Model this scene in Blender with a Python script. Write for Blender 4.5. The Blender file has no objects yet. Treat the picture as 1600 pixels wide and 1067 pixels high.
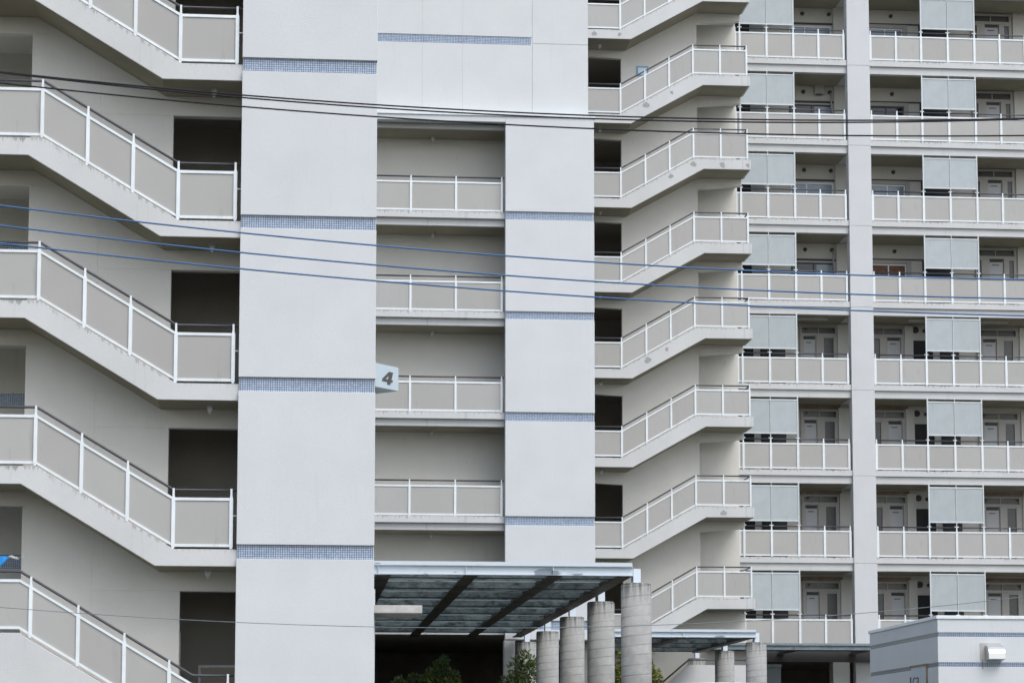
import bpy, bmesh, math, random
from mathutils import Matrix, Vector
random.seed(7)
S = bpy.context.scene
C = S.collection

# ---------------------------------------------------------------- camera
CZ = 1.6
R = Matrix(((0.995848603, 0.009935501, 0.090481194),
            (-0.091023349, 0.102610866, 0.990548212),
            (0.000557239, -0.994671954, 0.103089250)))      # columns: right, down, forward
right, down, fwd = R.col[0], R.col[1], R.col[2]
cam = bpy.data.cameras.new("camera")
camo = bpy.data.objects.new("camera", cam)
rot = Matrix((right, -down, -fwd)).transposed().to_4x4()
camo.matrix_world = Matrix.Translation((0, 0, CZ)) @ rot
cam.sensor_width = 36.0
cam.lens = 3700.0 / 1600.0 * 36.0
cam.shift_y = 273.5 / 1600.0                                 # rising front: verticals almost parallel
cam.clip_end = 2000
C.objects.link(camo)
S.camera = camo

# ---------------------------------------------------------------- sky, sun, exposure
SUN_EL, SUN_AZ = math.radians(52), math.radians(150)         # azimuth from +Y clockwise: front right
W = bpy.data.worlds.new("World"); S.world = W; W.use_nodes = True
nt = W.node_tree
sky = nt.nodes.new("ShaderNodeTexSky"); sky.sky_type = 'NISHITA'; sky.sun_disc = False
sky.sun_elevation = SUN_EL; sky.sun_rotation = SUN_AZ
sky.air_density = 1.0; sky.dust_density = 2.2; sky.ozone_density = 1.0
bg = nt.nodes["Background"]; bg.inputs[1].default_value = 0.15
hs = nt.nodes.new("ShaderNodeHueSaturation"); hs.inputs["Saturation"].default_value = 0.55     # thin cloud greys the blue
nt.links.new(sky.outputs[0], hs.inputs["Color"]); nt.links.new(hs.outputs[0], bg.inputs[0])
sl = bpy.data.lights.new("sun", 'SUN'); sl.energy = 0.75; sl.angle = math.radians(35); sl.color = (1.0, 0.985, 0.96)
so = bpy.data.objects.new("sun", sl); C.objects.link(so)
sd = Vector((math.sin(SUN_AZ) * math.cos(SUN_EL), math.cos(SUN_AZ) * math.cos(SUN_EL), math.sin(SUN_EL)))
so.rotation_euler = (-sd).to_track_quat('-Z', 'Y').to_euler()
so.location = (20, -30, 60)
S.view_settings.view_transform = 'Standard'; S.view_settings.look = 'None'
S.view_settings.exposure = 0.72; S.view_settings.gamma = 1.0
S.render.engine = 'CYCLES'
S.cycles.max_bounces = 8; S.cycles.diffuse_bounces = 5

# ---------------------------------------------------------------- materials
def nodes(name):
    m = bpy.data.materials.new(name); m.use_nodes = True
    t = m.node_tree
    return m, t, t.nodes["Principled BSDF"]

def N(t, kind, **kw):
    n = t.nodes.new(kind)
    for k, v in kw.items(): setattr(n, k, v)
    return n

def mapped(t, scale):
    tc = N(t, "ShaderNodeTexCoord"); mp = N(t, "ShaderNodeMapping")
    mp.inputs["Scale"].default_value = scale
    t.links.new(tc.outputs["Object"], mp.inputs["Vector"])
    return mp.outputs["Vector"]

def noise(t, scale3, scale, detail=4, rough=.55):
    n = N(t, "ShaderNodeTexNoise"); n.inputs["Scale"].default_value = scale
    n.inputs["Detail"].default_value = detail; n.inputs["Roughness"].default_value = rough
    t.links.new(mapped(t, scale3), n.inputs["Vector"])
    return n.outputs["Fac"]

def ramp(t, fac, p0, p1, v0=0.0, v1=1.0):
    r = N(t, "ShaderNodeMapRange"); r.inputs[1].default_value = p0; r.inputs[2].default_value = p1
    r.inputs[3].default_value = v0; r.inputs[4].default_value = v1
    t.links.new(fac, r.inputs[0]); return r.outputs[0]

def math2(t, op, a, b):
    n = N(t, "ShaderNodeMath", operation=op)
    for i, v in enumerate((a, b)):
        if isinstance(v, (int, float)): n.inputs[i].default_value = v
        else: t.links.new(v, n.inputs[i])
    return n.outputs[0]

def mix(t, fac, a, b):
    n = N(t, "ShaderNodeMix", data_type='RGBA')
    if isinstance(fac, (int, float)): n.inputs[0].default_value = fac
    else: t.links.new(fac, n.inputs[0])
    for i, v in ((6, a), (7, b)):
        if isinstance(v, tuple): n.inputs[i].default_value = v + (1,)
        else: t.links.new(v, n.inputs[i])
    return n.outputs[2]

def plaster(name, col, stain=(.2, .19, .17), amount=.35, mott=.06, bump=.32, grain=38.0, drip=None):
    """painted render: mottled paint, fine grain and rain streaks"""
    m, t, b = nodes(name)
    big = noise(t, (1, 1, 1), 0.9, 5)
    fine = noise(t, (1, 1, 1), 14, 3)
    lo = tuple(c * (1 - mott) for c in col); hi = tuple(min(1, c * (1 + mott)) for c in col)
    base = mix(t, ramp(t, big, .3, .7), lo, hi)
    base = mix(t, ramp(t, fine, .35, .75, 0, .10), base, tuple(c * .8 for c in col))
    st = ramp(t, noise(t, (5.5, 5.5, .35), 1.6, 6, .65), .56, .80)
    patch = ramp(t, noise(t, (1, 1, 1.0), 0.55, 3), .48, .68)
    base = mix(t, math2(t, 'MULTIPLY', math2(t, 'MULTIPLY', st, patch), amount), base, stain)
    base = mix(t, ramp(t, noise(t, (1, 1, 1), 42, 2), .55, .8, 0, .10), base, tuple(c * .62 for c in col))
    spk = ramp(t, noise(t, (1, 1, 1), 9.0, 1), .80, .82, 0, .5)
    base = mix(t, spk, base, stain)
    if drip is not None:                                     # grime that hangs from the upper arris of a slab (object z)
        tc = N(t, "ShaderNodeTexCoord"); sp = N(t, "ShaderNodeSeparateXYZ"); t.links.new(tc.outputs["Object"], sp.inputs[0])
        top = drip if isinstance(drip, (int, float)) else ramp(t, sp.outputs[0], *drip)
        near = ramp(t, math2(t, 'SUBTRACT', sp.outputs[2], top), -.12, -.01)
        fine_s = math2(t, 'ADD', noise(t, (9, 3, .8), 2.0, 5, .7), math2(t, 'MULTIPLY', near, .20))
        d = math2(t, 'MULTIPLY', ramp(t, fine_s, .66, .74), ramp(t, near, 0, .25))
        d = math2(t, 'MULTIPLY', d, ramp(t, noise(t, (1, 1, 0), .8, 2), .42, .58, .15, .9))
        base = mix(t, math2(t, 'MULTIPLY', d, .62), base, (.10, .095, .08))
    t.links.new(base, b.inputs["Base Color"])
    b.inputs["Roughness"].default_value = .88
    b.inputs["Specular IOR Level"].default_value = .25
    bp = N(t, "ShaderNodeBump"); bp.inputs["Strength"].default_value = bump; bp.inputs["Distance"].default_value = .01
    t.links.new(noise(t, (1, 1, 1), grain, 3, .6), bp.inputs["Height"])
    t.links.new(bp.outputs[0], b.inputs["Normal"])
    return m

def plain(name, col, rough=.5, metal=0.0, var=.06, scale=3.0, bump=0.0, each=0.0, grime=0.0):
    m, t, b = nodes(name)
    n = noise(t, (1, 1, 1), scale, 4)
    base = mix(t, ramp(t, n, .3, .7), tuple(c * (1 - var) for c in col), tuple(min(1, c * (1 + var)) for c in col))
    if each:                                                 # no two sheets weathered alike
        oi = N(t, "ShaderNodeObjectInfo")
        base = mix(t, ramp(t, oi.outputs["Random"], 0, 1, 0, each), base, (col[0] * .62, col[1] * .62, col[2] * .56))
    if grime:
        g_ = math2(t, 'MULTIPLY', ramp(t, noise(t, (4, 4, .5), 2.2, 5, .65), .55, .78), ramp(t, noise(t, (1, 1, 1), .9, 2), .45, .65))
        base = mix(t, math2(t, 'MULTIPLY', g_, grime), base, (.15, .14, .12))
    t.links.new(base, b.inputs["Base Color"])
    b.inputs["Roughness"].default_value = rough; b.inputs["Metallic"].default_value = metal
    if bump:
        bp = N(t, "ShaderNodeBump"); bp.inputs["Strength"].default_value = bump; bp.inputs["Distance"].default_value = .02
        t.links.new(n, bp.inputs["Height"]); t.links.new(bp.outputs[0], b.inputs["Normal"])
    return m

def grid_tile(name, pitch, axis='x', colA=(.31, .395, .52), colB=(.44, .525, .645), grout=(.05, .07, .12)):
    m, t, b = nodes(name)
    tc = N(t, "ShaderNodeTexCoord"); sp = N(t, "ShaderNodeSeparateXYZ"); cb = N(t, "ShaderNodeCombineXYZ")
    t.links.new(tc.outputs["Object"], sp.inputs[0])
    t.links.new(sp.outputs[0 if axis == 'x' else 1], cb.inputs[0]); t.links.new(sp.outputs[2], cb.inputs[1])
    br = N(t, "ShaderNodeTexBrick"); br.offset = 0.0; br.squash = 1.0
    br.inputs["Scale"].default_value = 1.0
    br.inputs["Brick Width"].default_value = pitch; br.inputs["Row Height"].default_value = pitch
    br.inputs["Mortar Size"].default_value = pitch * .11; br.inputs["Mortar Smooth"].default_value = .1
    br.inputs["Bias"].default_value = 0
    br.inputs["Color1"].default_value = colA + (1,); br.inputs["Color2"].default_value = colB + (1,)
    br.inputs["Mortar"].default_value = grout + (1,)
    t.links.new(cb.outputs[0], br.inputs["Vector"])
    t.links.new(br.outputs["Color"], b.inputs["Base Color"])
    b.inputs["Roughness"].default_value = .35
    return m

def concrete_tube(name):
    """cast column with the helical seam of its paper form"""
    m, t, b = nodes(name)
    tc = N(t, "ShaderNodeTexCoord"); sp = N(t, "ShaderNodeSeparateXYZ")
    t.links.new(tc.outputs["Object"], sp.inputs[0])
    ang = math2(t, 'ARCTAN2', sp.outputs[1], sp.outputs[0])
    pitch = .185
    v = math2(t, 'ADD', math2(t, 'DIVIDE', sp.outputs[2], pitch), math2(t, 'DIVIDE', ang, -2 * math.pi))
    wob = noise(t, (1, 1, 1), 2.5, 3)
    v = math2(t, 'ADD', v, math2(t, 'MULTIPLY', wob, .18))
    fr = math2(t, 'FRACT', v, 0)
    seam = ramp(t, math2(t, 'ABSOLUTE', math2(t, 'SUBTRACT', fr, .5), 0), .40, .485)
    seam = math2(t, 'MULTIPLY', seam, ramp(t, noise(t, (1, 1, 1), 1.7, 3), .34, .60, .15, 1))
    base = mix(t, ramp(t, noise(t, (1, 1, 1), 3.5, 6, .65), .3, .7), (.25, .255, .245), (.37, .375, .365))
    base = mix(t, math2(t, 'MULTIPLY', seam, .5), base, (.10, .10, .095))
    # rain marks that run down from the top (object z = 0 is the top)
    top = ramp(t, sp.outputs[2], -.55, 0, 0, 1)
    st = ramp(t, math2(t, 'ADD', noise(t, (9, 9, .5), 1.5, 4), math2(t, 'MULTIPLY', top, .22)), .64, .80)
    base = mix(t, math2(t, 'MULTIPLY', st, math2(t, 'MULTIPLY', top, .8)), base, (.05, .05, .045))
    base = mix(t, ramp(t, noise(t, (1, 1, .6), 1.8, 4), .62, .75, 0, .4), base, (.12, .12, .115))
    t.links.new(base, b.inputs["Base Color"]); b.inputs["Roughness"].default_value = .92
    bp = N(t, "ShaderNodeBump"); bp.inputs["Strength"].default_value = .5; bp.inputs["Distance"].default_value = .012
    bp.invert = True
    t.links.new(seam, bp.inputs["Height"]); t.links.new(bp.outputs[0], b.inputs["Normal"])
    return m

def flaked(name, paint, bare, lo=.56, hi=.60, dirt=0.0, scale=2.2):
    """painted steel with flakes missing, optionally mouldy"""
    m, t, b = nodes(name)
    n = noise(t, (.55, 1, 1.6), scale, 5, .6)
    base = mix(t, ramp(t, n, lo, hi), paint, bare)
    if dirt:
        d = ramp(t, noise(t, (1.4, 1.4, 3), 2.6, 7, .72), .44, .66)
        base = mix(t, math2(t, 'MULTIPLY', d, dirt), base, (.012, .014, .014))
    t.links.new(base, b.inputs["Base Color"]); b.inputs["Roughness"].default_value = .6
    return m

WALL = (.606, .631, .645)
M = dict(
    wall=plaster("wall_paint", WALL, amount=.22, mott=.035),
    upper=plaster("upper_wall_paint", (.61, .635, .645), amount=.18, mott=.03),
    slab=plaster("slab_paint", (.575, .585, .585), stain=(.13, .125, .11), amount=.75, mott=.05),
    slab_far=plaster("far_slab_paint", (.575, .585, .585), stain=(.13, .125, .11), amount=.5, mott=.05, drip=24.72),
    slab_mid=plaster("balcony_slab_paint", (.575, .585, .585), stain=(.13, .125, .11), amount=.5, mott=.05, drip=15.72),
    flight_left=plaster("left_flight_paint", (.575, .585, .585), stain=(.13, .125, .11), amount=.6, mott=.05, drip=(-2.49, -.11, 10.95, 9.54)),
    flight_right=plaster("right_flight_paint", (.575, .585, .585), stain=(.13, .125, .11), amount=.5, mott=.05, drip=(-1.34, 1.12, 21.665, 23.085)),
    inner=plaster("stair_wall_paint", (.63, .62, .575), amount=.2, mott=.04),
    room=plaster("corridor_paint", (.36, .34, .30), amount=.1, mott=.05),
    soffit=plaster("shaded_soffit", (.30, .28, .21), stain=(.12, .11, .08), amount=.5, mott=.12),  # olive-brown sheets, with the shade under slabs deepened into the colour
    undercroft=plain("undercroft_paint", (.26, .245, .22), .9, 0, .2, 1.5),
    column=plaster("column_paint", (.58, .60, .615), amount=.2, mott=.03),
    small=plaster("small_building_paint", (.60, .635, .65), amount=.3, mott=.03),
    joint=plain("joint_sealant", (.50, .50, .51), .8),
    screenf=plain("screen_frame", (.58, .635, .66), .4, 0, .06, 5, each=.15),
    patchp=plain("patch_mortar", (.34, .34, .34), .9, 0, .1, 20),
    white=plain("white_aluminium", (.75, .80, .83), .38, 0, .06, 5, each=.18, grime=.4),
    panel=plain("railing_panel", (.405, .402, .388), .55, 0, .035, 1.2, each=.28, grime=.35),
    rail=plain("dark_handrail", (.055, .058, .07), .42, 0, .15),
    screen=plain("mesh_screen", (.41, .46, .48), .6, 0, .06, 2.2, each=.2, grime=.25),
    tile_near=grid_tile("blue_tile_large", .040),
    tile=grid_tile("blue_tile", .046),
    tile_two=grid_tile("blue_tile_two_row", .048, "x", (.22, .28, .38), (.30, .37, .48)),
    tile_shade=grid_tile("blue_tile_shaded_side", .048, 'y', (.24, .26, .28), (.28, .30, .32), (.15, .16, .17)),  # greyer copy of the band tile; side-face shade is in its colour
    glass=plain("window_glass", (.02, .025, .035), .08, 0, .2),
    curtain=plain("pale_window", (.22, .27, .33), .15, 0, .15, 4),
    blind=plain("brown_blind", (.16, .075, .04), .7, 0, .3, 9),
    dark=plain("opening_shade", (.012, .014, .016), .5, 0, .2),  # near-black sheets that stand for the shade inside openings
    door=plain("door_paint", (.42, .43, .44), .45, 0, .03),
    frame=plain("door_frame", (.40, .385, .36), .6, 0, .05),
    louvre=plain("glass_slot", (.075, .078, .078), .3, 0, .3, 30),
    rust=plain("rust_stain", (.27, .215, .165), .9, 0, .3, 2.6),
    cap=plain("vent_cap", (.05, .05, .05), .6, 0, .1),
    steel=flaked("painted_steel", (.56, .63, .69), (.24, .29, .34), .60, .625),
    bracket=flaked("bracket_steel", (.66, .74, .82), (.32, .35, .38), .66, .69),
    deck=flaked("stained_deck", (.26, .31, .32), (.36, .40, .41), .55, .62, .9),
    purlin=flaked("stained_purlin", (.62, .69, .71), (.36, .42, .44), .55, .60, .80),
    rafter=flaked("grimy_rafter", (.10, .097, .085), (.03, .03, .028), .5, .6, .5),
    greysteel=flaked("grey_steel", (.20, .25, .28), (.26, .31, .34), .5, .62, .35),
    conc=concrete_tube("column_concrete"),
    hood=plain("stained_concrete", (.46, .455, .44), .9, 0, .2, 5),
    sign=plain("sign_white", (.47, .555, .61), .4, 0, .02),
    numeral=plain("numeral_grey", (.075, .066, .064), .5, 0, .1),
    inox=plain("stainless_steel", (.70, .72, .74), .28, 1.0, .04),
    shutter=plain("blue_grey_shutter", (.17, .205, .235), .55, 0, .08, 1.2),
    black=plain("black_cable", (.006, .006, .012), .8, 0, .1),
    blue=plain("blue_cable", (.035, .125, .30), .45, 0, .15),
    grey=plain("grey_cable", (.16, .19, .21), .5, 0, .1),
    tarp=plain("blue_tarpaulin", (.01, .30, .80), .45, 0, .2, 9),
    rag=plain("white_cloth", (.72, .72, .70), .8, 0, .15, 30),
    noticeb=plain("notice_border", (.16, .30, .48), .5), notice=plain("notice_sheet", (.58, .68, .78), .5),
    lamp=plain("lamp_glass", (.52, .54, .54), .25), lampb=plain("lamp_base", (.36, .36, .35), .5),
    grille=plain("box_grey", (.42, .41, .385), .6, 0, .05),
    van=plain("white_car_paint", (.80, .81, .84), .2), tyre=plain("tyre_rubber", (.02, .02, .02), .8),
    bark=plain("bark", (.10, .075, .055), .9, 0, .3, 12),
    pipe=plain("pvc_pipe", (.42, .42, .41), .4),
)

def roof_sheet(name):
    """grimy translucent ribbed sheet: daylight glows through it"""
    m, t, b = nodes(name)
    band = noise(t, (.12, 1.5, 1), 1.3, 3)
    base = mix(t, ramp(t, band, .38, .62), (.10, .12, .125), (.44, .51, .52))
    d = ramp(t, noise(t, (.9, 1.6, 2), 2.4, 7, .72), .50, .68)
    base = mix(t, math2(t, 'MULTIPLY', d, .93), base, (.010, .012, .012))
    t.links.new(base, b.inputs["Base Color"]); b.inputs["Roughness"].default_value = .7
    tr = N(t, "ShaderNodeBsdfTranslucent"); mx = N(t, "ShaderNodeMixShader"); mx.inputs[0].default_value = .5
    t.links.new(base, tr.inputs[0]); t.links.new(b.outputs[0], mx.inputs[1]); t.links.new(tr.outputs[0], mx.inputs[2])
    t.links.new(mx.outputs[0], t.nodes["Material Output"].inputs[0])
    return m
M['deck'] = roof_sheet("translucent_roof_sheet")

def leafmat(name, a, b_, c):
    m, t, b = nodes(name)
    oi = N(t, "ShaderNodeNewGeometry")
    base = mix(t, oi.outputs["Random Per Island"], a, b_)
    base = mix(t, ramp(t, noise(t, (1, 1, 1), 3.2, 3), .45, .65), base, c)
    t.links.new(base, b.inputs["Base Color"]); b.inputs["Roughness"].default_value = .5
    return m
M['leaf_dark'] = leafmat("dark_leaves", (.018, .042, .014), (.06, .10, .025), (.10, .14, .03))
M['leaf_gold'] = leafmat("golden_leaves", (.10, .13, .02), (.26, .25, .035), (.05, .09, .025))
M['leaf_mid'] = leafmat("mid_green_leaves", (.06, .10, .035), (.15, .19, .06), (.10, .14, .04))

# ---------------------------------------------------------------- mesh helpers
class MB:
    """collects boxes, prisms and tubes, then links them as ONE mesh object"""
    def __init__(s): s.v, s.f, s.sm = [], [], []
    def _add(s, vs, fs, smooth=False):
        o = len(s.v); s.v += vs
        for f in fs: s.f.append([i + o for i in f]); s.sm.append(smooth)
        return s
    def box(s, x0, x1, y0, y1, z0, z1):
        vs = [(x, y, z) for z in (z0, z1) for y in (y0, y1) for x in (x0, x1)]
        return s._add(vs, [(0, 2, 3, 1), (4, 5, 7, 6), (0, 1, 5, 4), (2, 6, 7, 3), (0, 4, 6, 2), (1, 3, 7, 5)])
    def prism(s, poly, y0, y1):
        """polygon in (x, z), extruded from y0 to y1"""
        a = sum(p[0] * q[1] - q[0] * p[1] for p, q in zip(poly, poly[1:] + poly[:1]))
        if a < 0: poly = poly[::-1]
        n = len(poly)
        vs = [(x, y0, z) for x, z in poly] + [(x, y1, z) for x, z in poly]
        fs = [tuple(range(n)), tuple(range(2 * n - 1, n - 1, -1))]
        fs += [(i, i + n, (i + 1) % n + n, (i + 1) % n) for i in range(n)]
        return s._add(vs, fs)
    def prismx(s, poly, x0, x1, sheet=False):
        """polygon in (y, z), extruded from x0 to x1; sheet = an open folded strip"""
        if sheet:
            n = len(poly)
            return s._add([(x, y, z) for x in (x0, x1) for y, z in poly], [(i, i + 1, i + 1 + n, i + n) for i in range(n - 1)])
        a = sum(p[0] * q[1] - q[0] * p[1] for p, q in zip(poly, poly[1:] + poly[:1]))
        if a < 0: poly = poly[::-1]
        n = len(poly)
        vs = [(x0, y, z) for y, z in poly] + [(x1, y, z) for y, z in poly]
        fs = [tuple(range(n - 1, -1, -1)), tuple(range(n, 2 * n))]
        fs += [(i, (i + 1) % n, (i + 1) % n + n, i + n) for i in range(n)]
        return s._add(vs, fs)
    def tube(s, pts, r, n=8):
        pts = [Vector(p) for p in pts]; vs, fs = [], []
        for i, p in enumerate(pts):
            d = (pts[min(i + 1, len(pts) - 1)] - pts[max(i - 1, 0)]).normalized()
            u = d.cross(Vector((0, 0, 1)))
            if u.length < .01: u = d.cross(Vector((0, 1, 0)))
            u.normalize(); w = u.cross(d)
            vs += [tuple(p + r * (math.cos(2 * math.pi * k / n) * u + math.sin(2 * math.pi * k / n) * w)) for k in range(n)]
        for i in range(len(pts) - 1):
            for k in range(n):
                a, b = i * n + k, i * n + (k + 1) % n
                fs.append((a, b, b + n, a + n))
        s._add(vs, fs, True)
        o = len(s.v) - len(vs)
        s.f += [[o + k for k in range(n)][::-1], [o + (len(pts) - 1) * n + k for k in range(n)]]; s.sm += [False, False]
        return s
    def cyl(s, c, axis, r0, r1, h, n=20):
        """cone or cylinder from point c along 'x','y' or 'z'"""
        ax = {'x': Vector((1, 0, 0)), 'y': Vector((0, 1, 0)), 'z': Vector((0, 0, 1))}[axis]
        u = Vector((0, 0, 1)) if axis != 'z' else Vector((1, 0, 0)); w = ax.cross(u); c = Vector(c)
        vs = [tuple(c + ax * (h * e) + (r1 if e else r0) * (math.cos(2 * math.pi * k / n) * u + math.sin(2 * math.pi * k / n) * w)) for e in (0, 1) for k in range(n)]
        s._add(vs, [(k, (k + 1) % n, (k + 1) % n + n, k + n) for k in range(n)], True)
        o = len(s.v) - len(vs)
        s.f += [[o + k for k in range(n)][::-1], [o + n + k for k in range(n)]]; s.sm += [False, False]
        return s
    def build(s, name, mat, parent=None, bevel=0.0):
        root = parent
        while root is not None and root.parent is not None: root = root.parent
        off = root.location if root is not None else Vector((0, 0, 0))
        me = bpy.data.meshes.new(name)
        me.from_pydata([(x - off[0], y - off[1], z - off[2]) for x, y, z in s.v], [], s.f)
        me.polygons.foreach_set("use_smooth", s.sm)
        bm = bmesh.new(); bm.from_mesh(me); bmesh.ops.recalc_face_normals(bm, faces=bm.faces); bm.to_mesh(me); bm.free()
        me.materials.append(mat)
        o = bpy.data.objects.new(name, me); C.objects.link(o)
        if parent is not None: o.parent = parent
        if bevel:
            b = o.modifiers.new("bevel", 'BEVEL'); b.width = bevel; b.segments = 2; b.limit_method = 'ANGLE'
        return o

def thing(name, label, cat, loc, group=None):
    o = bpy.data.objects.new(name, None); C.objects.link(o); o.location = loc
    o.empty_display_size = .3
    return tag(o, label, cat, group)

def tag(o, label, cat, group=None):
    o["label"] = label; o["category"] = cat
    if group: o["group"] = group
    return o

def kids(o): return list(o.children)

def copy_part(part, parent, dz):
    """a copy of a part and its sub-parts, moved up or down"""
    c = part.copy(); C.objects.link(c); c.parent = parent
    c.location = part.location + Vector((0, 0, dz))
    for ch in kids(part):
        d = ch.copy(); C.objects.link(d); d.parent = c
    return c

def copy_thing(o, loc, label):
    c = o.copy(); C.objects.link(c); c.location = loc; c["label"] = label
    for p in kids(o):
        d = p.copy(); C.objects.link(d); d.parent = c
        for q in kids(p):
            e = q.copy(); C.objects.link(e); e.parent = d
    return c

def base_at(knees, x):
    for (xa, za), (xb, zb) in zip(knees, knees[1:]):
        if x <= xb: return za + (zb - za) * (x - xa) / (xb - xa)
    return knees[-1][1]

def railing(parent, knees, posts, Y, gaps=(), x_start=None, x_end=None, tall=(), tall_h=0, rail_end=None, post_w=.062, thin=.036, T=.90, H=1.035, P=1.06):
    """panelled balustrade along a bent line; knees = (x, slab top) pairs, posts = x of each post"""
    x0 = posts[0] if x_start is None else x_start
    x1 = posts[-1] if x_end is None else x_end
    def line(z, dx0=0, dx1=0):
        xs = [x0 - dx0] + [k[0] for k in knees if x0 < k[0] < x1] + [x1 + dx1]
        return [(x, base_at(knees, x) + z) for x in xs]
    def band(mb, z0, z1, y0, y1):
        lo, hi = line(z0), line(z1)
        for (a, b, c, d) in zip(lo, lo[1:], hi[1:], hi): mb.prism([a, b, c, d], y0, y1)
    r = MB(); band(r, .045, .092, Y - .022, Y + .022); band(r, T - .05, T, Y - .024, Y + .024)
    rail = r.build("railing", M['white'], parent)
    h = MB(); h.tube([(x, Y + .018, z) for x, z in line(H, 0, 0 if rail_end is None else rail_end)], .024)
    h.build("handrail", M['rail'], rail)
    for x in posts:
        b = base_at(knees, x); top = (tall_h if x in tall else P)
        w = post_w / 2
        p = MB(); p.box(x - w, x + w, Y - .036, Y + .03, b + .05, b + T - .015)
        p.prism([(x - w, b + .05), (x + w, b + .05), (x + .018, b + .012), (x - .018, b + .012)], Y - .034, Y + .028)
        p.prism([(x - w, b + T - .015), (x + w, b + T - .015), (x + thin / 2, b + T + .03), (x - thin / 2, b + T + .03)], Y - .034, Y + .028)
        p.box(x - thin / 2, x + thin / 2, Y - .03, Y + .006, b + T + .03, b + top)
        p.build("post", M['white'], rail)
    edges = ([x0] if x0 < posts[0] - .05 else []) + list(posts) + ([x1] if x1 > posts[-1] + .05 else [])
    for a, c in zip(edges, edges[1:]):
        a2, c2 = a + .012, c - .012
        xs = [a2] + [k[0] for k in knees if a2 < k[0] < c2] + [c2]
        pm = MB()
        for u, v in zip(xs, xs[1:]):
            bu, bv = base_at(knees, u), base_at(knees, v)
            pm.prism([(u, bu + .085), (v, bv + .085), (v, bv + T - .045), (u, bu + T - .045)], Y - .006, Y + .006)
        pm.build("panel", M['panel'], rail)
    return rail

def make_lamp(loc, label, s=1.0):
    """small ceiling light: square base, glass drum and tip hanging from the soffit"""
    t = thing("ceiling_lamp", label, "ceiling lamp", loc, "small lamps under the landings and balconies")
    x, y, z = loc
    MB().box(x - .065 * s, x + .065 * s, y - .065 * s, y + .065 * s, z - .03, z - .001).build("base", M['lampb'], t, .006)
    g = MB(); g.cyl((x, y, z - .13), 'z', .04 * s, .058 * s, .10, 14); g.cyl((x, y, z - .165), 'z', .012 * s, .03 * s, .036, 10)
    g.build("lamp_shade", M['lamp'], t)
    return t

def window(parent, x0, x1, z0, z1, y, pane, split=.42, mat=None):
    """aluminium sliding window: frame with a meeting stile, glass set back"""
    w = MB(); f = .045
    w.box(x0, x1, y - .05, y, z1 - f, z1); w.box(x0, x0 + f, y - .05, y, z0, z1 - f); w.box(x1 - f, x1, y - .05, y, z0, z1 - f)
    xm = x0 + (x1 - x0) * split
    w.box(xm - .02, xm + .02, y - .045, y, z0, z1 - f); w.box(x0 + f, x1 - f, y - .05, y, z0, z0 + f)
    o = w.build("window", mat or M['white'], parent)
    MB().box(x0 + f, x1 - f, y - .022, y - .008, z0 + f, z1 - f).build("pane", pane, o)
    return o

# ================================================================ GROUND
g = MB()
rows = [(-300, 0), (-5, 0), (6, 0), (30, 1.5), (120, 1.5), (900, 1.5)]
gv = [(x, y, z) for y, z in rows for x in (-600, 700)]
gm = bpy.data.meshes.new("ground"); gm.from_pydata(gv, [], [(2 * i, 2 * i + 1, 2 * i + 3, 2 * i + 2) for i in range(len(rows) - 1)])
gm.materials.append(plain("paving", (.052, .048, .034), .9, 0, .2, .6))
go = bpy.data.objects.new("ground", gm); C.objects.link(go); go["kind"] = "structure"

# ================================================================ LEFT STAIR TOWER (facade at y = 41)
YL = 41.0
lt = thing("stair_tower", "nearest pale stair tower at the left, with flights falling to a wide tiled blade wall", "building", (-2, YL, 1.5))
BX0, BX1 = -1.035, 1.345
LB = [(13.725, 13.965), (10.905, 11.138), (8.018, 8.265), (5.095, 5.34)]
w = MB(); w.box(BX0 + .004, BX1 - .004, YL + .09, YL + 7, 1.3, 17.5)
edges = [1.35] + [z for b in reversed(LB) for z in b] + [16.55, 16.79, 17.49]
for z0, z1 in zip(edges[::2], edges[1::2]): w.box(BX0, BX1, YL, YL + .13, z0, z1)
w.build("blade_wall", M['wall'], lt, .008)
for z0, z1 in LB + [(16.55, 16.79)]:
    b = MB(); b.box(BX0 + .02, BX1 - .02, YL + .045, YL + .12, z0 + .001, z1 - .001)
    b.build("tile_band", M['tile_near'], lt)
# stairs: solid flights, level by level (landing base right, landing base left)
LY0, LY1 = YL + .10, YL + 1.2
RB = [13.86, 11.04, 8.145, 5.25]; LBs = [15.26, 12.45, 9.59, 6.69]
def left_flight(dz):
    top = [(-6.6, 12.45 + dz), (-4.49, 12.45 + dz), (-2.11, 11.04 + dz), (-1.03, 11.04 + dz)]
    bot = [(-1.03, 10.745 + dz), (-2.43, 10.745 + dz), (-4.74, 12.14 + dz), (-6.6, 12.14 + dz)]
    return MB().prism(top + bot, LY0, LY1)
fl0 = left_flight(0).build("stair_flight", M['flight_left'], lt, .008)
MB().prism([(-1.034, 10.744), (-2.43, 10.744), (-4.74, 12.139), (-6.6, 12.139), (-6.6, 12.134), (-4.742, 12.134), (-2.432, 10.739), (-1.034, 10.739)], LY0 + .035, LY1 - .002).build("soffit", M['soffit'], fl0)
kn0 = [(-6.6, 12.45), (-4.5, 12.45), (-2.13, 11.04), (-1.0, 11.04)]
ra0 = railing(lt, kn0, [-6.1, -5.31, -4.51, -3.715, -2.92, -2.13, -1.135], LY0 + .05, rail_end=.1)
wb = MB(); wb.tube([(-1.135, LY0 + .06, 11.63), (-1.03, LY0 + .06, 11.63)], .012); wb.build("wall_bracket", M['white'], ra0)
for dz in (2.82, -2.885, -5.78, 5.65):
    copy_part(fl0, lt, dz); copy_part(ra0, lt, dz)
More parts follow.
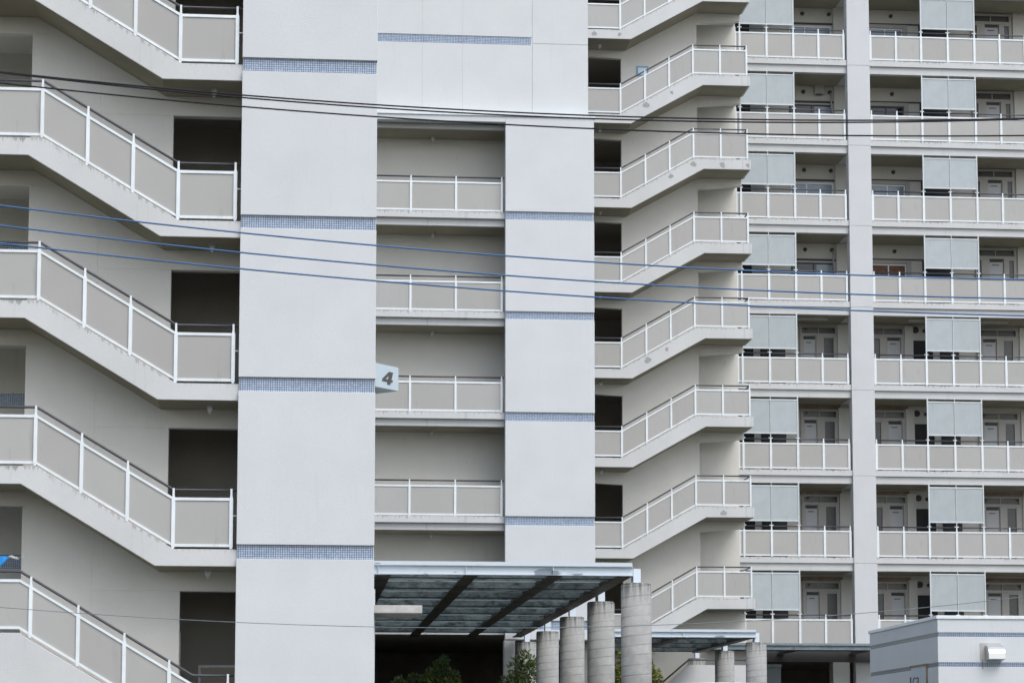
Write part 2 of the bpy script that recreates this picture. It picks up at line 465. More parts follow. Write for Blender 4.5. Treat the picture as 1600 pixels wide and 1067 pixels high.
# lowest flight runs further and its stringer stands on the ground
e = MB(); e.prism([(-6.6, 3.80), (-4.72, 3.80), (-1.76, 2.03), (-1.03, 2.03), (-1.03, 1.3), (-6.6, 1.3)], LY0, LY1)
e.build("stair_flight", M['slab'], lt, .008)
railing(lt, [(-6.6, 3.82), (-4.72, 3.82), (-1.76, 2.05), (-1, 2.05)], [-6.1, -5.32, -4.53, -3.72, -2.93, -2.16, -1.155], LY0 + .05, rail_end=.1)
# stair wall behind the flights, with an opening at each landing
def holes(mb, x0, x1, z0, z1, hs, y0, y1):
    """rectangle with non-overlapping rectangular holes stacked in z: hs = (z0, z1, xa, xb)"""
    z = z0
    for (a, b, xa, xb) in sorted(hs):
        if a > z: mb.box(x0, x1, y0, y1, z, a)
        if xa > x0: mb.box(x0, xa, y0, y1, a, b)
        if xb < x1: mb.box(xb, x1, y0, y1, a, b)
        z = b
    if z < z1: mb.box(x0, x1, y0, y1, z, z1)
BY = 42.2
w = MB()
rh = [(2.0, 4.61, -2.05, BX0)] + [(b, t, -2.29, BX0) for b, t in ((5.25, 7.52), (8.145, 10.38), (11.04, 13.21), (13.86, 16.03))]
lh = [(b, t, -8.2, -4.83) for b, t in ((3.8, 6.10), (6.69, 8.98), (9.59, 11.86), (12.45, 14.65), (15.26, 17.4))]
holes(w, -3.6, BX0, 1.3, 17.5, rh, BY, BY + .2); holes(w, -9, -3.6, 1.3, 17.5, lh, BY, BY + .2)
w.build("stair_wall", M['inner'], lt, .006)
r = MB()
for z in (2.02, 5.25, 8.145, 11.04, 13.86, 16.68): r.box(-3.55, BX0, BY + .2, 44.3, z - .3, z - .005)
r.box(-3.62, -3.5, BY + .2, 44.3, 1.3, 17.5); r.box(-3.5, BX0, 44.3, 44.5, 1.3, 17.5)
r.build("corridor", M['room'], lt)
r = MB()
for z in (3.8, 6.69, 9.59, 12.45, 15.26): r.box(-8.8, -3.62, BY + .2, 44.5, z - .3, z - .005)
segs = [1.3, 5.17, 5.43, 8.20, 8.45, 11.02, 11.27, 13.9, 14.15, 17.5]
for z0, z1 in zip(segs[::2], segs[1::2]): r.box(-8.8, -3.62, 44.5, 44.7, z0, z1)
r.box(-8.8, -3.62, 44.56, 44.7, 1.4, 17.4)
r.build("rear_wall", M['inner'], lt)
for z0, z1 in zip(segs[1::2], segs[2::2]):
    MB().box(-8.79, -3.63, 44.53, 44.565, z0 + .001, z1 - .001).build("tile_band", M['tile_near'], lt)
window(lt, -1.79, -.9, 2.2, 3.39, 44.29, M['glass'], .96)
MB().box(-1.78, -1.43, 44.2, 44.23, 2.25, 3.05).build("door_notice", M['curtain'], lt)
MB().box(-2.1, -2.04, BY + .25, BY + .4, 2.05, 3.9).build("cable_duct", M['grille'], lt)
# concrete hood over a side door, and the pier it grows from
MB().box(BX1 - .02, 2.29, 43.0, 44.4, 4.295, 4.44).build("door_hood", M['hood'], lt, .012)
MB().box(BX1 - .02, 1.44, 43.3, 47, 1.3, 4.75).build("side_pier", M['wall'], lt)

# ================================================================ MIDDLE TOWER (facade at y = 66)
YM = 66.0
mt = thing("apartment_tower", "middle pale tower with a column of recessed balconies beside a plain tiled wall", "building", (4, YM, 1.5))
MX0, MXB, MX1 = .6, 5.84, 8.385
MBands = [(5.30, 5.55), (8.232, 8.485), (11.193, 11.442), (14.105, 14.33), (16.982, 17.218)]
w = MB(); w.box(MXB + .004, MX1 - .004, YM + .09, YM + .30, 5.0, 19.97); w.box(MX1 - .25, MX1 - .002, YM + .2, YM + 5, 5.0, 19.96)
edges = [5.02] + [z for b in MBands for z in b] + [19.972]
for z0, z1 in zip(edges[::2], edges[1::2]): w.box(MXB, MX1, YM, YM + .13, z0, z1)
w.box(MX0, MXB, YM, YM + .3, 19.81, 19.972)                 # lintel over the topmost balcony
w.box(MX0, 1.2, YM, YM + 1.55, 1.4, 19.81)
w.build("front_wall", M['wall'], mt, .008)
for z0, z1 in MBands:
    MB().box(MXB + .02, MX1 - .02, YM + .05, YM + .12, z0 + .001, z1 - .001).build("tile_band", M['tile'], mt)
MB().box(MX0 - .03, MX1 + .04, YM - .04, YM + .5, 19.974, 20.065).build("coping", M['white'], mt, .006)
w = MB(); w.box(MX0, 6.63, YM + .33, YM + 5, 19.9, 22.185); w.box(MX0, 6.63, YM + .33, YM + 5, 22.425, 27)
w.box(MX0 + .01, 6.62, YM + .37, YM + 5, 22.1, 22.5)
w.box(6.645, 8.26, YM + .33, YM + 5, 19.9, 22.235); w.box(6.645, 8.26, YM + .33, YM + 5, 22.25, 27)
w.box(6.6, 8.25, YM + .345, YM + 4.9, 19.95, 26.9)
w.build("upper_wall", M['upper'], mt)
MB().box(MX0 + .02, 6.625, YM + .35, YM + .39, 22.186, 22.424).build("tile_band", M['tile'], mt)
for x in (3.46, 4.62):
    MB().box(x, x + .010, YM + .327, YM + .34, 20.1, 26.9).build("panel_joint", M['joint'], mt)
MB().box(MX0, MX1 - .3, 67.6, 67.8, 5.2, 19.95).build("balcony_wall", M['inner'], mt)
def balcony(zt):
    s = MB(); s.box(1.2, MXB - .002, YM + .2, 67.6, zt - .185, zt); s.box(1.2, MXB - .002, YM + .33, 67.6, zt - .385, zt - .187)
    s.box(MXB + .001, MX1 - .3, YM + .34, 67.6, zt - .37, zt - .01)
    return s
bs = balcony(17.22).build("balcony_slab", M['slab_mid'], mt, .006)
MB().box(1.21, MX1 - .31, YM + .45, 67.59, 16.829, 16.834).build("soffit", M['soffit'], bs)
rl = railing(mt, [(0, 17.20), (6, 17.20)], [1.86, 3.15, 4.44, 5.75], YM + .25, x_start=1.21, rail_end=.07)
MB().tube([(5.75, YM + .26, 17.72), (5.845, YM + .26, 17.72)], .012).build("wall_bracket", M['white'], rl)
for zt in (14.335, 11.445, 8.49, 5.55):
    copy_part(bs, mt, zt - 17.22); copy_part(rl, mt, zt - 17.22)
bc = MB().box(1.2, MX1 - .3, YM + .42, 67.6, 19.685, 19.83).build("balcony_ceiling", M['slab'], mt)
MB().box(1.21, MX1 - .31, YM + .52, 67.59, 19.679, 19.684).build("soffit", M['soffit'], bc)
MB().box(MXB - .02, MXB + .28, YM + .02, YM + .5, 1.3, 5.0).build("pier", M['slab'], mt)
p = MB(); p.box(MX0, MX1, 78.0, 78.19, 1.3, 5.189); p.box(MX0, MX1 - .3, YM + .45, 78.2, 5.19, 5.198); p.box(MX1 - .2, MX1 - .003, YM + .9, 78.0, 1.3, 5.188); p.box(MX0 + .003, MX0 + .2, YM + .9, 78.0, 1.3, 5.188)  # side walls added to shut daylight out of the undercroft
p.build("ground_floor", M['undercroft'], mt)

# ================================================================ RIGHT STAIR TOWER (flights at y = 76.8)
YR = 76.8
rt = thing("stair_tower", "open stair tower right of the middle tower, its flights rising to the far block", "building", (12, YR, 1.5))
def right_flight():
    top = [(9.0, 23.165), (10.66, 23.165), (13.12, 24.585), (15.06, 24.585)]
    bot = [(15.06, 24.24), (13.46, 24.235), (11.01, 22.85), (9.0, 22.85)]
    return MB().prism(top + bot, YR, YR + 1.3)
fl = right_flight().build("stair_flight", M['flight_right'], rt, .008)
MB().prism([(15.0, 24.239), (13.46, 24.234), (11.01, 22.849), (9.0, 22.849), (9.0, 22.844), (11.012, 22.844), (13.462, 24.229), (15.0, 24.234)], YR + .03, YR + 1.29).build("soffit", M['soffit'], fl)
ra = railing(rt, [(9, 23.165), (10.665, 23.165), (13.115, 24.585), (15.1, 24.585)], [10.66, 11.49, 12.31, 13.12, 14.045, 14.945], YR + .05, x_start=9.05)
sr = MB(); sr.tube([(14.945, YR + .07, 25.62), (14.945, YR + 1.25, 25.62)], .022)
sr.build("handrail", M['rail'], ra)
sr = MB(); sr.box(14.92, 14.97, YR + .08, YR + 1.25, 25.435, 25.485); sr.box(14.92, 14.97, YR + .08, YR + 1.25, 24.63, 24.68)
sr.build("side_rail", M['white'], ra)
RL = [27.48, 24.585, 21.71, 18.845, 15.965, 13.005, 9.99, 6.965]
LL = [26.05, 23.165, 20.33, 17.46, 14.515, 11.55, 8.545, 5.49]
for z in RL:
    if abs(z - 24.585) > .01: copy_part(fl, rt, z - 24.585); copy_part(ra, rt, z - 24.585)
copy_part(fl, rt, 5.8)
YB = YR + 1.3
# back wall: leaning-header doorway on the left, haunched opening on the right
w = MB()
lo = [1.3] + LL[::-1] + [28.9]
for i, z in enumerate(lo[1:-1]):                       # left column of the wall
    t0, t1 = z + 2.39, z + 2.29
    nxt = lo[i + 2]
    w.prism([(9.0, t0), (10.86, t1), (10.86, nxt), (9.0, nxt)], YB, YB + .2)
w.box(9.0, 10.86, YB, YB + .2, 1.3, LL[-1])
w.box(10.862, 13.47, YB, YB + .2, 1.3, 31)
ro = RL[::-1] + [30.4]
for i, z in enumerate(ro[:-1]):
    nxt = ro[i + 1]
    w.prism([(13.472, nxt - .70), (14.98, nxt - .575), (14.98, nxt - .345), (13.472, nxt - .345)], YB, YB + .25)
w.box(13.472, 14.98, YB, YB + .2, 1.3, RL[-1] - .4)
w.build("stair_wall", M['inner'], rt)
r = MB()
for z in LL + [28.9]: r.box(8.9, 12.4, YB + .2, 82, z - .3, z - .004)
r.box(8.9, 12.4, 82, 82.2, 1.3, 31); r.box(12.4, 12.55, YB + .2, 82, 1.3, 31); r.box(8.75, 8.9, YB + .2, 82, 1.3, 31)
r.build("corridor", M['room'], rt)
w = MB(); w.box(13.3, 15.05, 79.4, 79.6, 1.3, 31)
w.build("recess_wall", M['inner'], rt)
for z in RL: MB().box(13.472, 15.0, YB + .001, 79.4, z - .34, z - .01).build("recess_slab", M['slab'], rt)
rng = random.Random(3)
for x, z, q in ((11.52, 23.49, .1), (12.39, 23.95, .06), (13.11, 21.516, .09), (14.09, 21.516, .1), (14.95, 21.516, .07), (12.35, 21.08, .08), (11.54, 14.85, .11), (12.17, 15.23, .07), (14.03, 9.785, .09), (9.78, 25.9, .08), (10.64, 25.9, .07)):
    n = 11; ph = rng.random() * 6
    MB().prism([(x + q * (1 + .3 * math.sin(2 * a + ph)) * math.cos(a), z + q * .95 * (1 + .25 * math.cos(3 * a + ph)) * math.sin(a)) for a in [2 * math.pi * k / n for k in range(n)]], YR - .004, YR + .01).build("mortar_patch", M['patchp'], rt)
# low parapet and rail of the flight that reaches the ground
w = MB(); w.prism([(11.9, 1.3), (11.9, 3.98), (12.83, 4.77), (15.0, 4.77), (15.0, 1.3)], YR - .1, YR + .06)
pw = w.build("parapet", M['slab'], rt, .006)
MB().tube([(11.8, YR, 4.07), (12.83, YR, 4.945), (15.0, YR, 4.945)], .028).build("handrail", M['rail'], pw)

# ================================================================ FAR APARTMENT BLOCK (facade at y = 80)
YF = 80.0
fb = thing("apartment_block", "long far apartment block on the right, eight floors of corridors split by one wide column", "building", (20, YF, 1.5))
FL = [26.22, 23.34, 20.47, 17.58, 14.66, 11.66, 8.63, 5.57]
CX0, CX1, FX0, FX1 = 19.155, 19.96, 15.12, 29.0
w = MB(); zs = [1.3] + [f - .2 for f in FL[::-1]] + [28.9, 33]
for z0, z1 in zip(zs, zs[1:]): w.box(CX0, CX1, YF - .05, YF + .36, z0 + .006, z1 - .006)
w.box(CX0 + .01, CX1 - .01, YF - .035, YF + .34, 1.3, 33)
w.build("column", M['column'], fb, .006)
def far_slab(x0, x1, z):
    s = MB(); s.box(x0, x1, YF, YF + 1.75, z - .2, z); s.box(x0, x1, YF + .08, YF + 1.75, z - .46, z - .202); return s
sa = far_slab(FX0, CX0, FL[0]).box(CX0 + .002, CX1 - .002, YF + .37, YF + 1.745, FL[0] - .455, FL[0] - .005).build("floor_slab", M['slab_far'], fb, .006)
sb = far_slab(CX1, FX1, FL[0]).build("floor_slab", M['slab_far'], fb, .006)
MB().box(FX0 + .01, CX0 - .01, YF + .30, YF + 1.74, FL[0] - .466, FL[0] - .461).build("soffit", M['soffit'], sa)
MB().box(CX1 + .01, FX1 - .01, YF + .30, YF + 1.74, FL[0] - .466, FL[0] - .461).build("soffit", M['soffit'], sb)
for z in FL[1:] + [29.1]: copy_part(sa, fb, z - FL[0]); copy_part(sb, fb, z - FL[0])
YW = YF + 1.75
w = MB(); w.box(FX0, FX1, YW, YW + .3, 5.2, 33);
w.box(FX1, FX1 + .3, YF, YW, 1.3, 33)
w.build("corridor_wall", M['inner'], fb)
for z in FL:
    MB().box(19.07, CX1 - .01, YW - .12, YW, z, z + 2.42).build("pilaster", M['inner'], fb)          # pilasters beside the column
    MB().box(25.70, 29, YW - .10, YW, z, z + 2.42).build("pilaster", M['inner'], fb)
lp = [15.17, 15.335, 16.295, 17.25, 18.15, 19.05]
rp = [20.02, 20.935, 21.845, 22.81, 23.775, 24.69, 25.6, 26.5, 27.4, 28.3]
k = [(FX0, FL[0] - .005), (FX1, FL[0] - .005)]
opt = dict(post_w=.078, thin=.042, T=.935, H=1.075, P=1.10)
r1 = railing(fb, k, lp, YF + .06, rail_end=.06, **opt)
s = MB(); s.box(15.15, 15.19, YF + .1, YF + 1.7, FL[0] + .88, FL[0] + .93); s.box(15.15, 15.19, YF + .1, YF + 1.7, FL[0] + .04, FL[0] + .09)
s.build("side_rail", M['white'], r1)
r2 = railing(fb, k, rp, YF + .06, x_end=28.9, **opt)
for z in FL[1:]: copy_part(r1, fb, z - FL[0]); copy_part(r2, fb, z - FL[0])

def vent(x, z, r=.075): MB().cyl((x, YW - .07, z), 'y', r * .8, r, .069, 14).build("vent_cap", M['cap'], fb)
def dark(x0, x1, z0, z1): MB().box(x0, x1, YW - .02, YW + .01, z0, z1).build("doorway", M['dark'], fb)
def entrance(x0, x1, z, dx0, dx1, slots, wide_panel=None, rust=False):
    """apartment front: frame with a transom light, a flush door and glazed slots"""
    f = MB(); y0 = YW - .09
    t0, t1, top = z + 2.09, z + 2.30, z + 2.37
    xs = sorted([(dx0, dx1)] + slots)
    f.box(x0, x1, y0, YW, t1, top); f.box(x0, x1, y0, YW, z + 1.985, t0)
    f.box(x0, x0 + .07, y0, YW, t0, t1); f.box(x1 - .07, x1, y0, YW, t0, t1)
    cur = x0
    for a, b in xs:
        if a > cur: f.box(cur, a, y0, YW, z, z + 1.985)
        cur = b
    if cur < x1: f.box(cur, x1, y0, YW, z, z + 1.985)
    fr = f.build("entrance", M['frame'], fb, .004)
    g = MB(); g.box(x0 + .07, x1 - .07, YW - .03, YW - .005, t0, t1); g.build("transom_light", M['louvre'], fr)
    xm = (x0 + x1) / 2
    mm = MB(); mm.box(xm - .015, xm + .015, YW - .06, YW - .03, t0, t1); mm.build("mullion", M['frame'], fr)
    d = MB(); d.box(dx0 + .008, dx1 - .05, YW - .06, YW - .01, z + .01, z + 1.87); d.build("door", M['door'], fr, .004)
    h = MB(); h.box(dx0 + .02, dx1 - .03, YW - .03, YW - .01, z + 1.875, z + 1.975)
    h.build("door_vent", M['cap'], fr)
    h = MB(); h.box(dx0 + .1, dx1 - .17, YW - .066, YW - .058, z + 1.745, z + 1.775)
    h.build("number_plate", M['cap'], fr)
    for a, b in slots:
        MB().box(a, b, YW - .035, YW - .01, z, z + 1.93).build("side_light", M['louvre'], fr)
        MB().box(a, b, y0 + .002, YW - .01, z + 1.93, z + 1.985).build("slot_head", M['frame'], fr)
    if rust:
        MB().box(x0 - .05, x1 + .1, YW - .035, YW + .01, z + 2.372, z + 2.52).build("rust_streak", M['rust'], fb)
    if slots:
        a, b = slots[0] if len(slots) == 1 else slots[-1]
        vb = MB(); vb.box(a + .02, a + .2, YW - .11, YW - .036, z + .9, z + 1.18); vb.build("meter_box", M['glass'], fr)
    for xv in (x0 + .22, x1 - .12):
        MB().cyl((xv, YW - .05, z + 2.24), 'y', .05, .05, .02, 12).build("round_vent", M['cap'], fr)

for i, z in enumerate(FL):
    if i < 4:                                                     # upper floors: windows left, door at the right
        g1 = MB(); g1.box(17.1, 19.06, YW - .03, YW + .01, z + 1.80, z + 1.87); g1.build("window_head", M['cap'], fb)
        window(fb, 17.45, 19.0, z + .9, z + 1.73, YW + .005, M['curtain'] if i in (0, 2) else M['glass'], .38 if i in (0, 2) else .52, M['white'] if i in (0, 2) else M['cap'])
        if i in (1, 3): MB().box(18.35, 18.95, YW - .045, YW - .03, z + .95, z + 1.66).build("pale_curtain", M['curtain'], fb)  # pale blue-grey sheet over the right part of the window
        g1 = MB(); g1.box(CX1, 21.80, YW - .06, YW, z + 1.74, z + 1.87); g1.box(21.64, 21.80, YW - .06, YW, z, z + 1.74)
        g1.build("window_surround", M['frame'], fb)
        g1 = MB(); g1.box(CX1, 22.6, YW - .03, YW + .01, z + 1.875, z + 1.925); g1.build("window_head", M['cap'], fb)
        window(fb, 20.0, 21.62, z + .9, z + 1.72, YW + .002, M['blind'] if i == 3 else M['glass'] if i == 1 else M['curtain'], .6, M['cap'] if i == 1 else None)
        vent(17.96, z + 2.2); vent(18.93, z + 2.2); vent(21.21, z + 2.2)
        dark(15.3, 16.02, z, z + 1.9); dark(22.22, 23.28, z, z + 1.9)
        MB().box(16.02, 16.5, YW - .05, YW, z, z + 1.9).build("meter_cupboard", M['door'], fb)
        entrance(24.15, 25.63, z, 24.66, 25.19, [(24.2, 24.36), (25.38, 25.55)])
        if i in (1, 3):
            pp = MB(); pp.tube([(18.94, YW - .08, z + 2.18), (18.97, YW - .08, z + 1.7), (19.03, YW - .08, z + 1.0)], .03); pp.build("waste_pipe", M['pipe'], fb)
    else:                                                         # lower floors: doors in both bays
        entrance(17.72, 19.06, z, 17.84, 18.30, [(18.58, 18.93)], rust=i > 4)
        entrance(20.0, 21.50, z, 20.87, 21.37, [(20.1, 20.60)], rust=i > 4)
        entrance(24.15, 25.63, z, 24.36, 24.86, [(25.12, 25.45)], rust=i > 5)
        MB().box(21.505, 21.81, YW - .12, YW, z, z + 2.42).build("pilaster", M['inner'], fb)
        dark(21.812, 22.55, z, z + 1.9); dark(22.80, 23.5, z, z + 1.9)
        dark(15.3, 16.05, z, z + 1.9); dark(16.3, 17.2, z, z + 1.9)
        vent(21.93, z + 2.28, .12); vent(22.25, z + 2.25, .07)
        if i == 4:
            for xa, xb in ((17.2, 18.5), (21.4, 23.9), (23.8, 25.0)):
                c = MB(); c.box(xa, xb, YW - 1.1, YW - .95, z + 2.38, z + 2.455); c.build("ceiling_duct", M['grille'], fb)
# ground floor under the block
MB().box(18.4, 18.98, YF + .1, YF + .7, 1.3, 5.1).build("pier", M['slab'], fb)
w = MB(); w.box(FX0, FX1, 88, 88.2, 1.3, 5.2); w.box(FX0, FX0 + .3, YF + .3, 88, 1.3, 5.1); w.box(FX0, FX1, YF + .3, 88, 5.08, 5.1); w.box(20.9, FX1, YF + .3, YF + .5, 1.3, 5.078)  # unseen front and side walls added to keep daylight out
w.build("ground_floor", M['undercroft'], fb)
sh = MB(); sh.box(15.3, 16.58, YF + .12, YF + .17, 1.5, 4.93)
so_ = sh.build("shutter", M['shutter'], fb)
sh = MB(); sh.box(15.3, 16.60, YF + .09, YF + .119, 4.87, 4.95); sh.box(15.66, 15.68, YF + .11, YF + .119, 1.5, 4.87)
sh.build("shutter_rail", M['greysteel'], so_)

# ---------------------------------------------------------------- privacy screens, one per bay and floor
sc_b = [1.205, 1.195, 1.205, 1.235, 1.215, 1.245, 1.235, 1.225]
sc_t = [2.325, 2.31, 2.31, 2.325, 2.385, 2.455, 2.485, 2.525]
order = ["top", "second", "third", "fourth", "fifth", "sixth", "seventh", "lowest"]
def make_screen(x0, x1, z, b, t, label):
    s = thing("privacy_screen", label, "privacy screen", ((x0 + x1) / 2, YF, z), "grey mesh privacy screens above the far railings")
    xm = (x0 + x1) / 2; y = YF + .045
    f = MB()
    f.box(x0, x1, y - .02, y + .02, z + b, z + b + .045); f.box(x0, x1, y - .02, y + .02, z + t - .045, z + t)
    for x in (x0, x1 - .015): f.box(x, x + .015, y - .018, y + .018, z + b + .04, z + t - .04)
    f.build("frame", M['screenf'], s)
    for x in (x0, xm, x1):
        w_ = .021 if x != xm else .011
        MB().box(x - w_, x + w_, y - .024, y + .024, z + 1.09, z + t + .09).build("upright", M['screenf'], s)
        MB().box(x - .07, x + .07, y - .01, y + .03, z + 1.085, z + 1.115).build("clamp", M['white'], s)
    for a, c in ((x0, xm), (xm, x1)):
        MB().box(a + .02, c - .02, y - .005, y + .005, z + b + .045, z + t - .045).build("mesh_sheet", M['screen'], s)
    return s
for i, z in enumerate(FL):
    nm = order[i] + (" visible" if i == 0 else "") + " floor"
    make_screen(15.335, 17.25, z, sc_b[i], sc_t[i], "grey mesh privacy screen nearest the stair tower, %s of the far block" % nm)
    make_screen(21.845, 23.775, z, sc_b[i], sc_t[i], "grey mesh privacy screen right of the wide column, %s of the far block" % nm)

# wall box on the second floor from the top
bx = thing("wall_box", "square pale equipment box under the ceiling of the far block's left bay", "wall box", (18.52, YW, 25.4))
MB().box(18.34, 18.72, YW - .2, YW - .002, 25.44, 25.80).build("casing", M['grille'], bx, .02)
MB().box(18.42, 18.62, YW - .16, YW - .06, 25.41, 25.44).build("valve", M['cap'], bx)

# ================================================================ CANOPIES
def canopy(label, x0, x1, y0, y1, zb, cols, coldia, raft, col_x, beam_h=.16, mats=('steel', 'purlin'), top_h=.075, pitch=2.7, stiff=()):
    """steel walkway roof: channel beam on the front, rafters, purlins, ribbed deck and concrete tube columns"""
    t = thing("walkway_canopy", label, "canopy", ((x0 + x1) / 2, y0, 1.5))
    zt = zb + beam_h + .01 + top_h
    st = M[mats[0]]
    b = MB(); b.box(x0, x1, y0 + .05, y0 + .07, zb + .012, zb + beam_h)                 # web
    b.box(x0, x1, y0, y0 + .12, zb, zb + .014); b.box(x0, x1, y0, y0 + .12, zb + beam_h, zb + beam_h + .012)
    for x in stiff: b.box(x - .008, x + .008, y0 + .004, y0 + .05, zb + .014, zb + beam_h)
    b.build("front_beam", st, t)
    b = MB(); b.box(x0, x1 - .02, y0 - .02, y0 + .12, zt - top_h, zt); b.build("fascia", st, t)
    d = MB(); n = int((y1 - y0 - .1) / .3)
    for i in range(n):                                                                  # ribs of the deck
        y = y0 + .13 + i * .3
        d.prismx([(y, zb + .20), (y + .06, zb + .14), (y + .17, zb + .14), (y + .23, zb + .20), (y + .299, zb + .20)], x0, x1 - .05, sheet=True)
    d.build("roof_deck", M['deck'], t)
    y = y0 + 1.0
    while y < y1:
        MB().box(x0, x1 - .1, y, y + .05, zb + .022, zb + .138).build("purlin", M[mats[1]], t)
        MB().box(x0, x1 - .1, y - .02, y + .09, zb + .008, zb + .021).build("purlin_shadow_line", M['cap'], t)  # dark strip added to draw a shadow line under each purlin
        if y + pitch / 2 < y1: MB().box(x0, x1 - .1, y + pitch / 2, y + pitch / 2 + .05, zb + .075, zb + .138).build("purlin", M[mats[1]], t)
        y += pitch
    for x in raft:
        r = MB(); r.box(x - .13, x + .13, y0 + .12, y1, zb - .012, zb + .008); r.box(x - .02, x + .02, y0 + .12, y1, zb + .008, zb + .15)
        r.build("rafter", M['rafter'], t)
    for y, zc in cols:
        c = MB(); n = 40
        c.cyl((0, 0, 1.35 - zc), 'z', coldia / 2, coldia / 2, zc - 1.35 - .03, n); c.cyl((0, 0, -.03), 'z', coldia / 2, coldia / 2 - .02, .03, n)
        o = c.build("column", M['conc'])
        o.parent = t; o.location = Vector((col_x, y, zc)) - t.location
        k_ = MB(); k_.box(-.07, .07, -.14, .14, .002, zb + .14 - zc)
        k2 = k_.build("bracket", M['bracket']); k2.parent = o
    return t
canopy("nearest walkway canopy on five ringed concrete columns, paint flaking off its beam", .55, 6.31, 44.0, 65.9, 5.085,
       [(44.2, 4.955), (49.4, 4.955), (54.6, 4.955), (60.0, 4.915), (65.4, 4.92)], .575, [1.63, 3.26, 4.85, 6.16], 6.39, stiff=(1.53, 3.16, 4.80))
canopy("second walkway canopy, smaller, behind the golden shrub and below the right stairs", 8.6, 13.17, 67.0, 76.4, 5.165,
       [(67.25, 5.035), (72.3, 5.025), (77.4, 5.02)], .60, [8.8, 11.0, 13.0], 13.2, beam_h=.14, stiff=(11.05,))
can3 = canopy("dark grey walkway canopy along the foot of the far block", 13.6, 20.6, 76.95, 79.7, 5.30,
       [(77.2, 5.25)], .55, [16.5, 19.0], 20.3, beam_h=.13, mats=('greysteel', 'greysteel'), stiff=(16.4,))

MB().box(13.6, 20.6, 79.72, 79.86, 5.02, 5.40).build("rear_shade_box", M['cap'], can3)  # dark box added as the deep shade at the canopy's rear
# ================================================================ SMALL BUILDING AT THE RIGHT (corner at 14.335, 52)
XS, YS, YS1 = 14.335, 52.0, 58.3
sb_ = thing("utility_building", "small flat-roofed utility building with two thin tile bands, at the lower right", "building", (17, YS, 1.5))
bands = [(3.74, 3.835), (4.41, 4.505)]
w = MB(); w.box(XS + .02, 24, YS + .02, YS1, 1.4, 4.80)
for z0, z1 in ((1.35, 3.74), (3.835, 4.41), (4.505, 4.805)): w.box(XS, 24.01, YS, YS1 + .01, z0, z1)
w.build("wall", M['small'], sb_, .006)
for z0, z1 in bands:
    MB().box(XS + .012, 23.9, YS + .008, YS + .03, z0 + .001, z1 - .001).build("tile_band", M['tile_two'], sb_)
    MB().box(XS + .008, XS + .03, YS + .032, YS1 - .01, z0 + .001, z1 - .001).build("tile_band", M['tile_shade'], sb_)
MB().box(XS - .03, 24.1, YS - .03, YS1 + .05, 4.807, 4.885).build("coping", M['white'], sb_, .008)
d = MB(); d.box(XS - .012, XS + .03, 52.95, 54.30, 1.5, 3.80)
dr = d.build("door", M['sign'], sb_)
f = MB(); f.box(XS - .03, XS + .02, 52.88, 54.37, 3.802, 3.845); f.box(XS - .03, XS + .02, 52.88, 52.948, 1.5, 3.80)
f.build("door_frame", M['rust'], dr)
MB().box(XS - .02, XS + .01, 54.33, 54.40, 3.35, 3.58).build("hinge", M['numeral'], dr)
def text_mesh(body, size, name, mat, parent, mw):
    cu = bpy.data.curves.new(name, 'FONT'); cu.body = body; cu.size = size; cu.extrude = .004
    tmp = bpy.data.objects.new(name, cu); C.objects.link(tmp)
    me = bpy.data.meshes.new_from_object(tmp.evaluated_get(bpy.context.evaluated_depsgraph_get()))
    bpy.data.objects.remove(tmp); bpy.data.curves.remove(cu)
    me.transform(mw); me.materials.clear(); me.materials.append(mat)
    root = parent
    while root.parent is not None: root = root.parent
    me.transform(Matrix.Translation(-root.location))
    o = bpy.data.objects.new(name, me); C.objects.link(o); o.parent = parent
    return o
text_mesh("C3", .30, "door_lettering", M['numeral'], dr, Matrix.Translation((XS - .017, 54.18, 3.36)) @ Matrix.Rotation(math.radians(-90), 4, 'Z') @ Matrix.Rotation(math.radians(90), 4, 'X') @ Matrix.Diagonal((1.6, 1, 1, 1)))
vh = MB()
pr = [(YS - .004, 4.22), (YS - .10, 4.215), (YS - .19, 4.18), (YS - .25, 4.12), (YS - .275, 4.04), (YS - .275, 3.90), (YS - .004, 3.86)]
vh.prismx(pr, 15.42, 15.80)
vo = vh.build("vent_hood", M['inox'], sb_, .008)
MB().box(15.30, 15.78, YS - .012, YS + .001, 3.88, 4.27).build("back_plate", M['grille'], vo)
MB().box(15.345, 15.36, YS - .014, YS - .001, 3.70, 3.88).build("rust_streak", M['rust'], vo)
# white pipe elbow at the foot of the side wall
pi = thing("wall_unit", "white pipe fitting low on the shaded side of the small building", "pipe fitting", (XS - .12, 57.2, 1.5))
q = MB(); q.box(XS - .16, XS - .02, 56.3, 57.9, 3.36, 3.42); q.box(XS - .14, XS - .03, 56.6, 57.7, 3.25, 3.36); q.tube([(XS - .1, 57.6, 1.5), (XS - .1, 57.6, 3.3)], .03)
q.build("pipe", M['pipe'], pi)
q = MB(); q.box(XS - .3, XS - .16, 57.2, 58.0, 3.36, 3.385); q.box(XS - .3, XS - .2, 57.4, 58.0, 3.2, 3.29); q.build("bracket", M['cap'], pi)

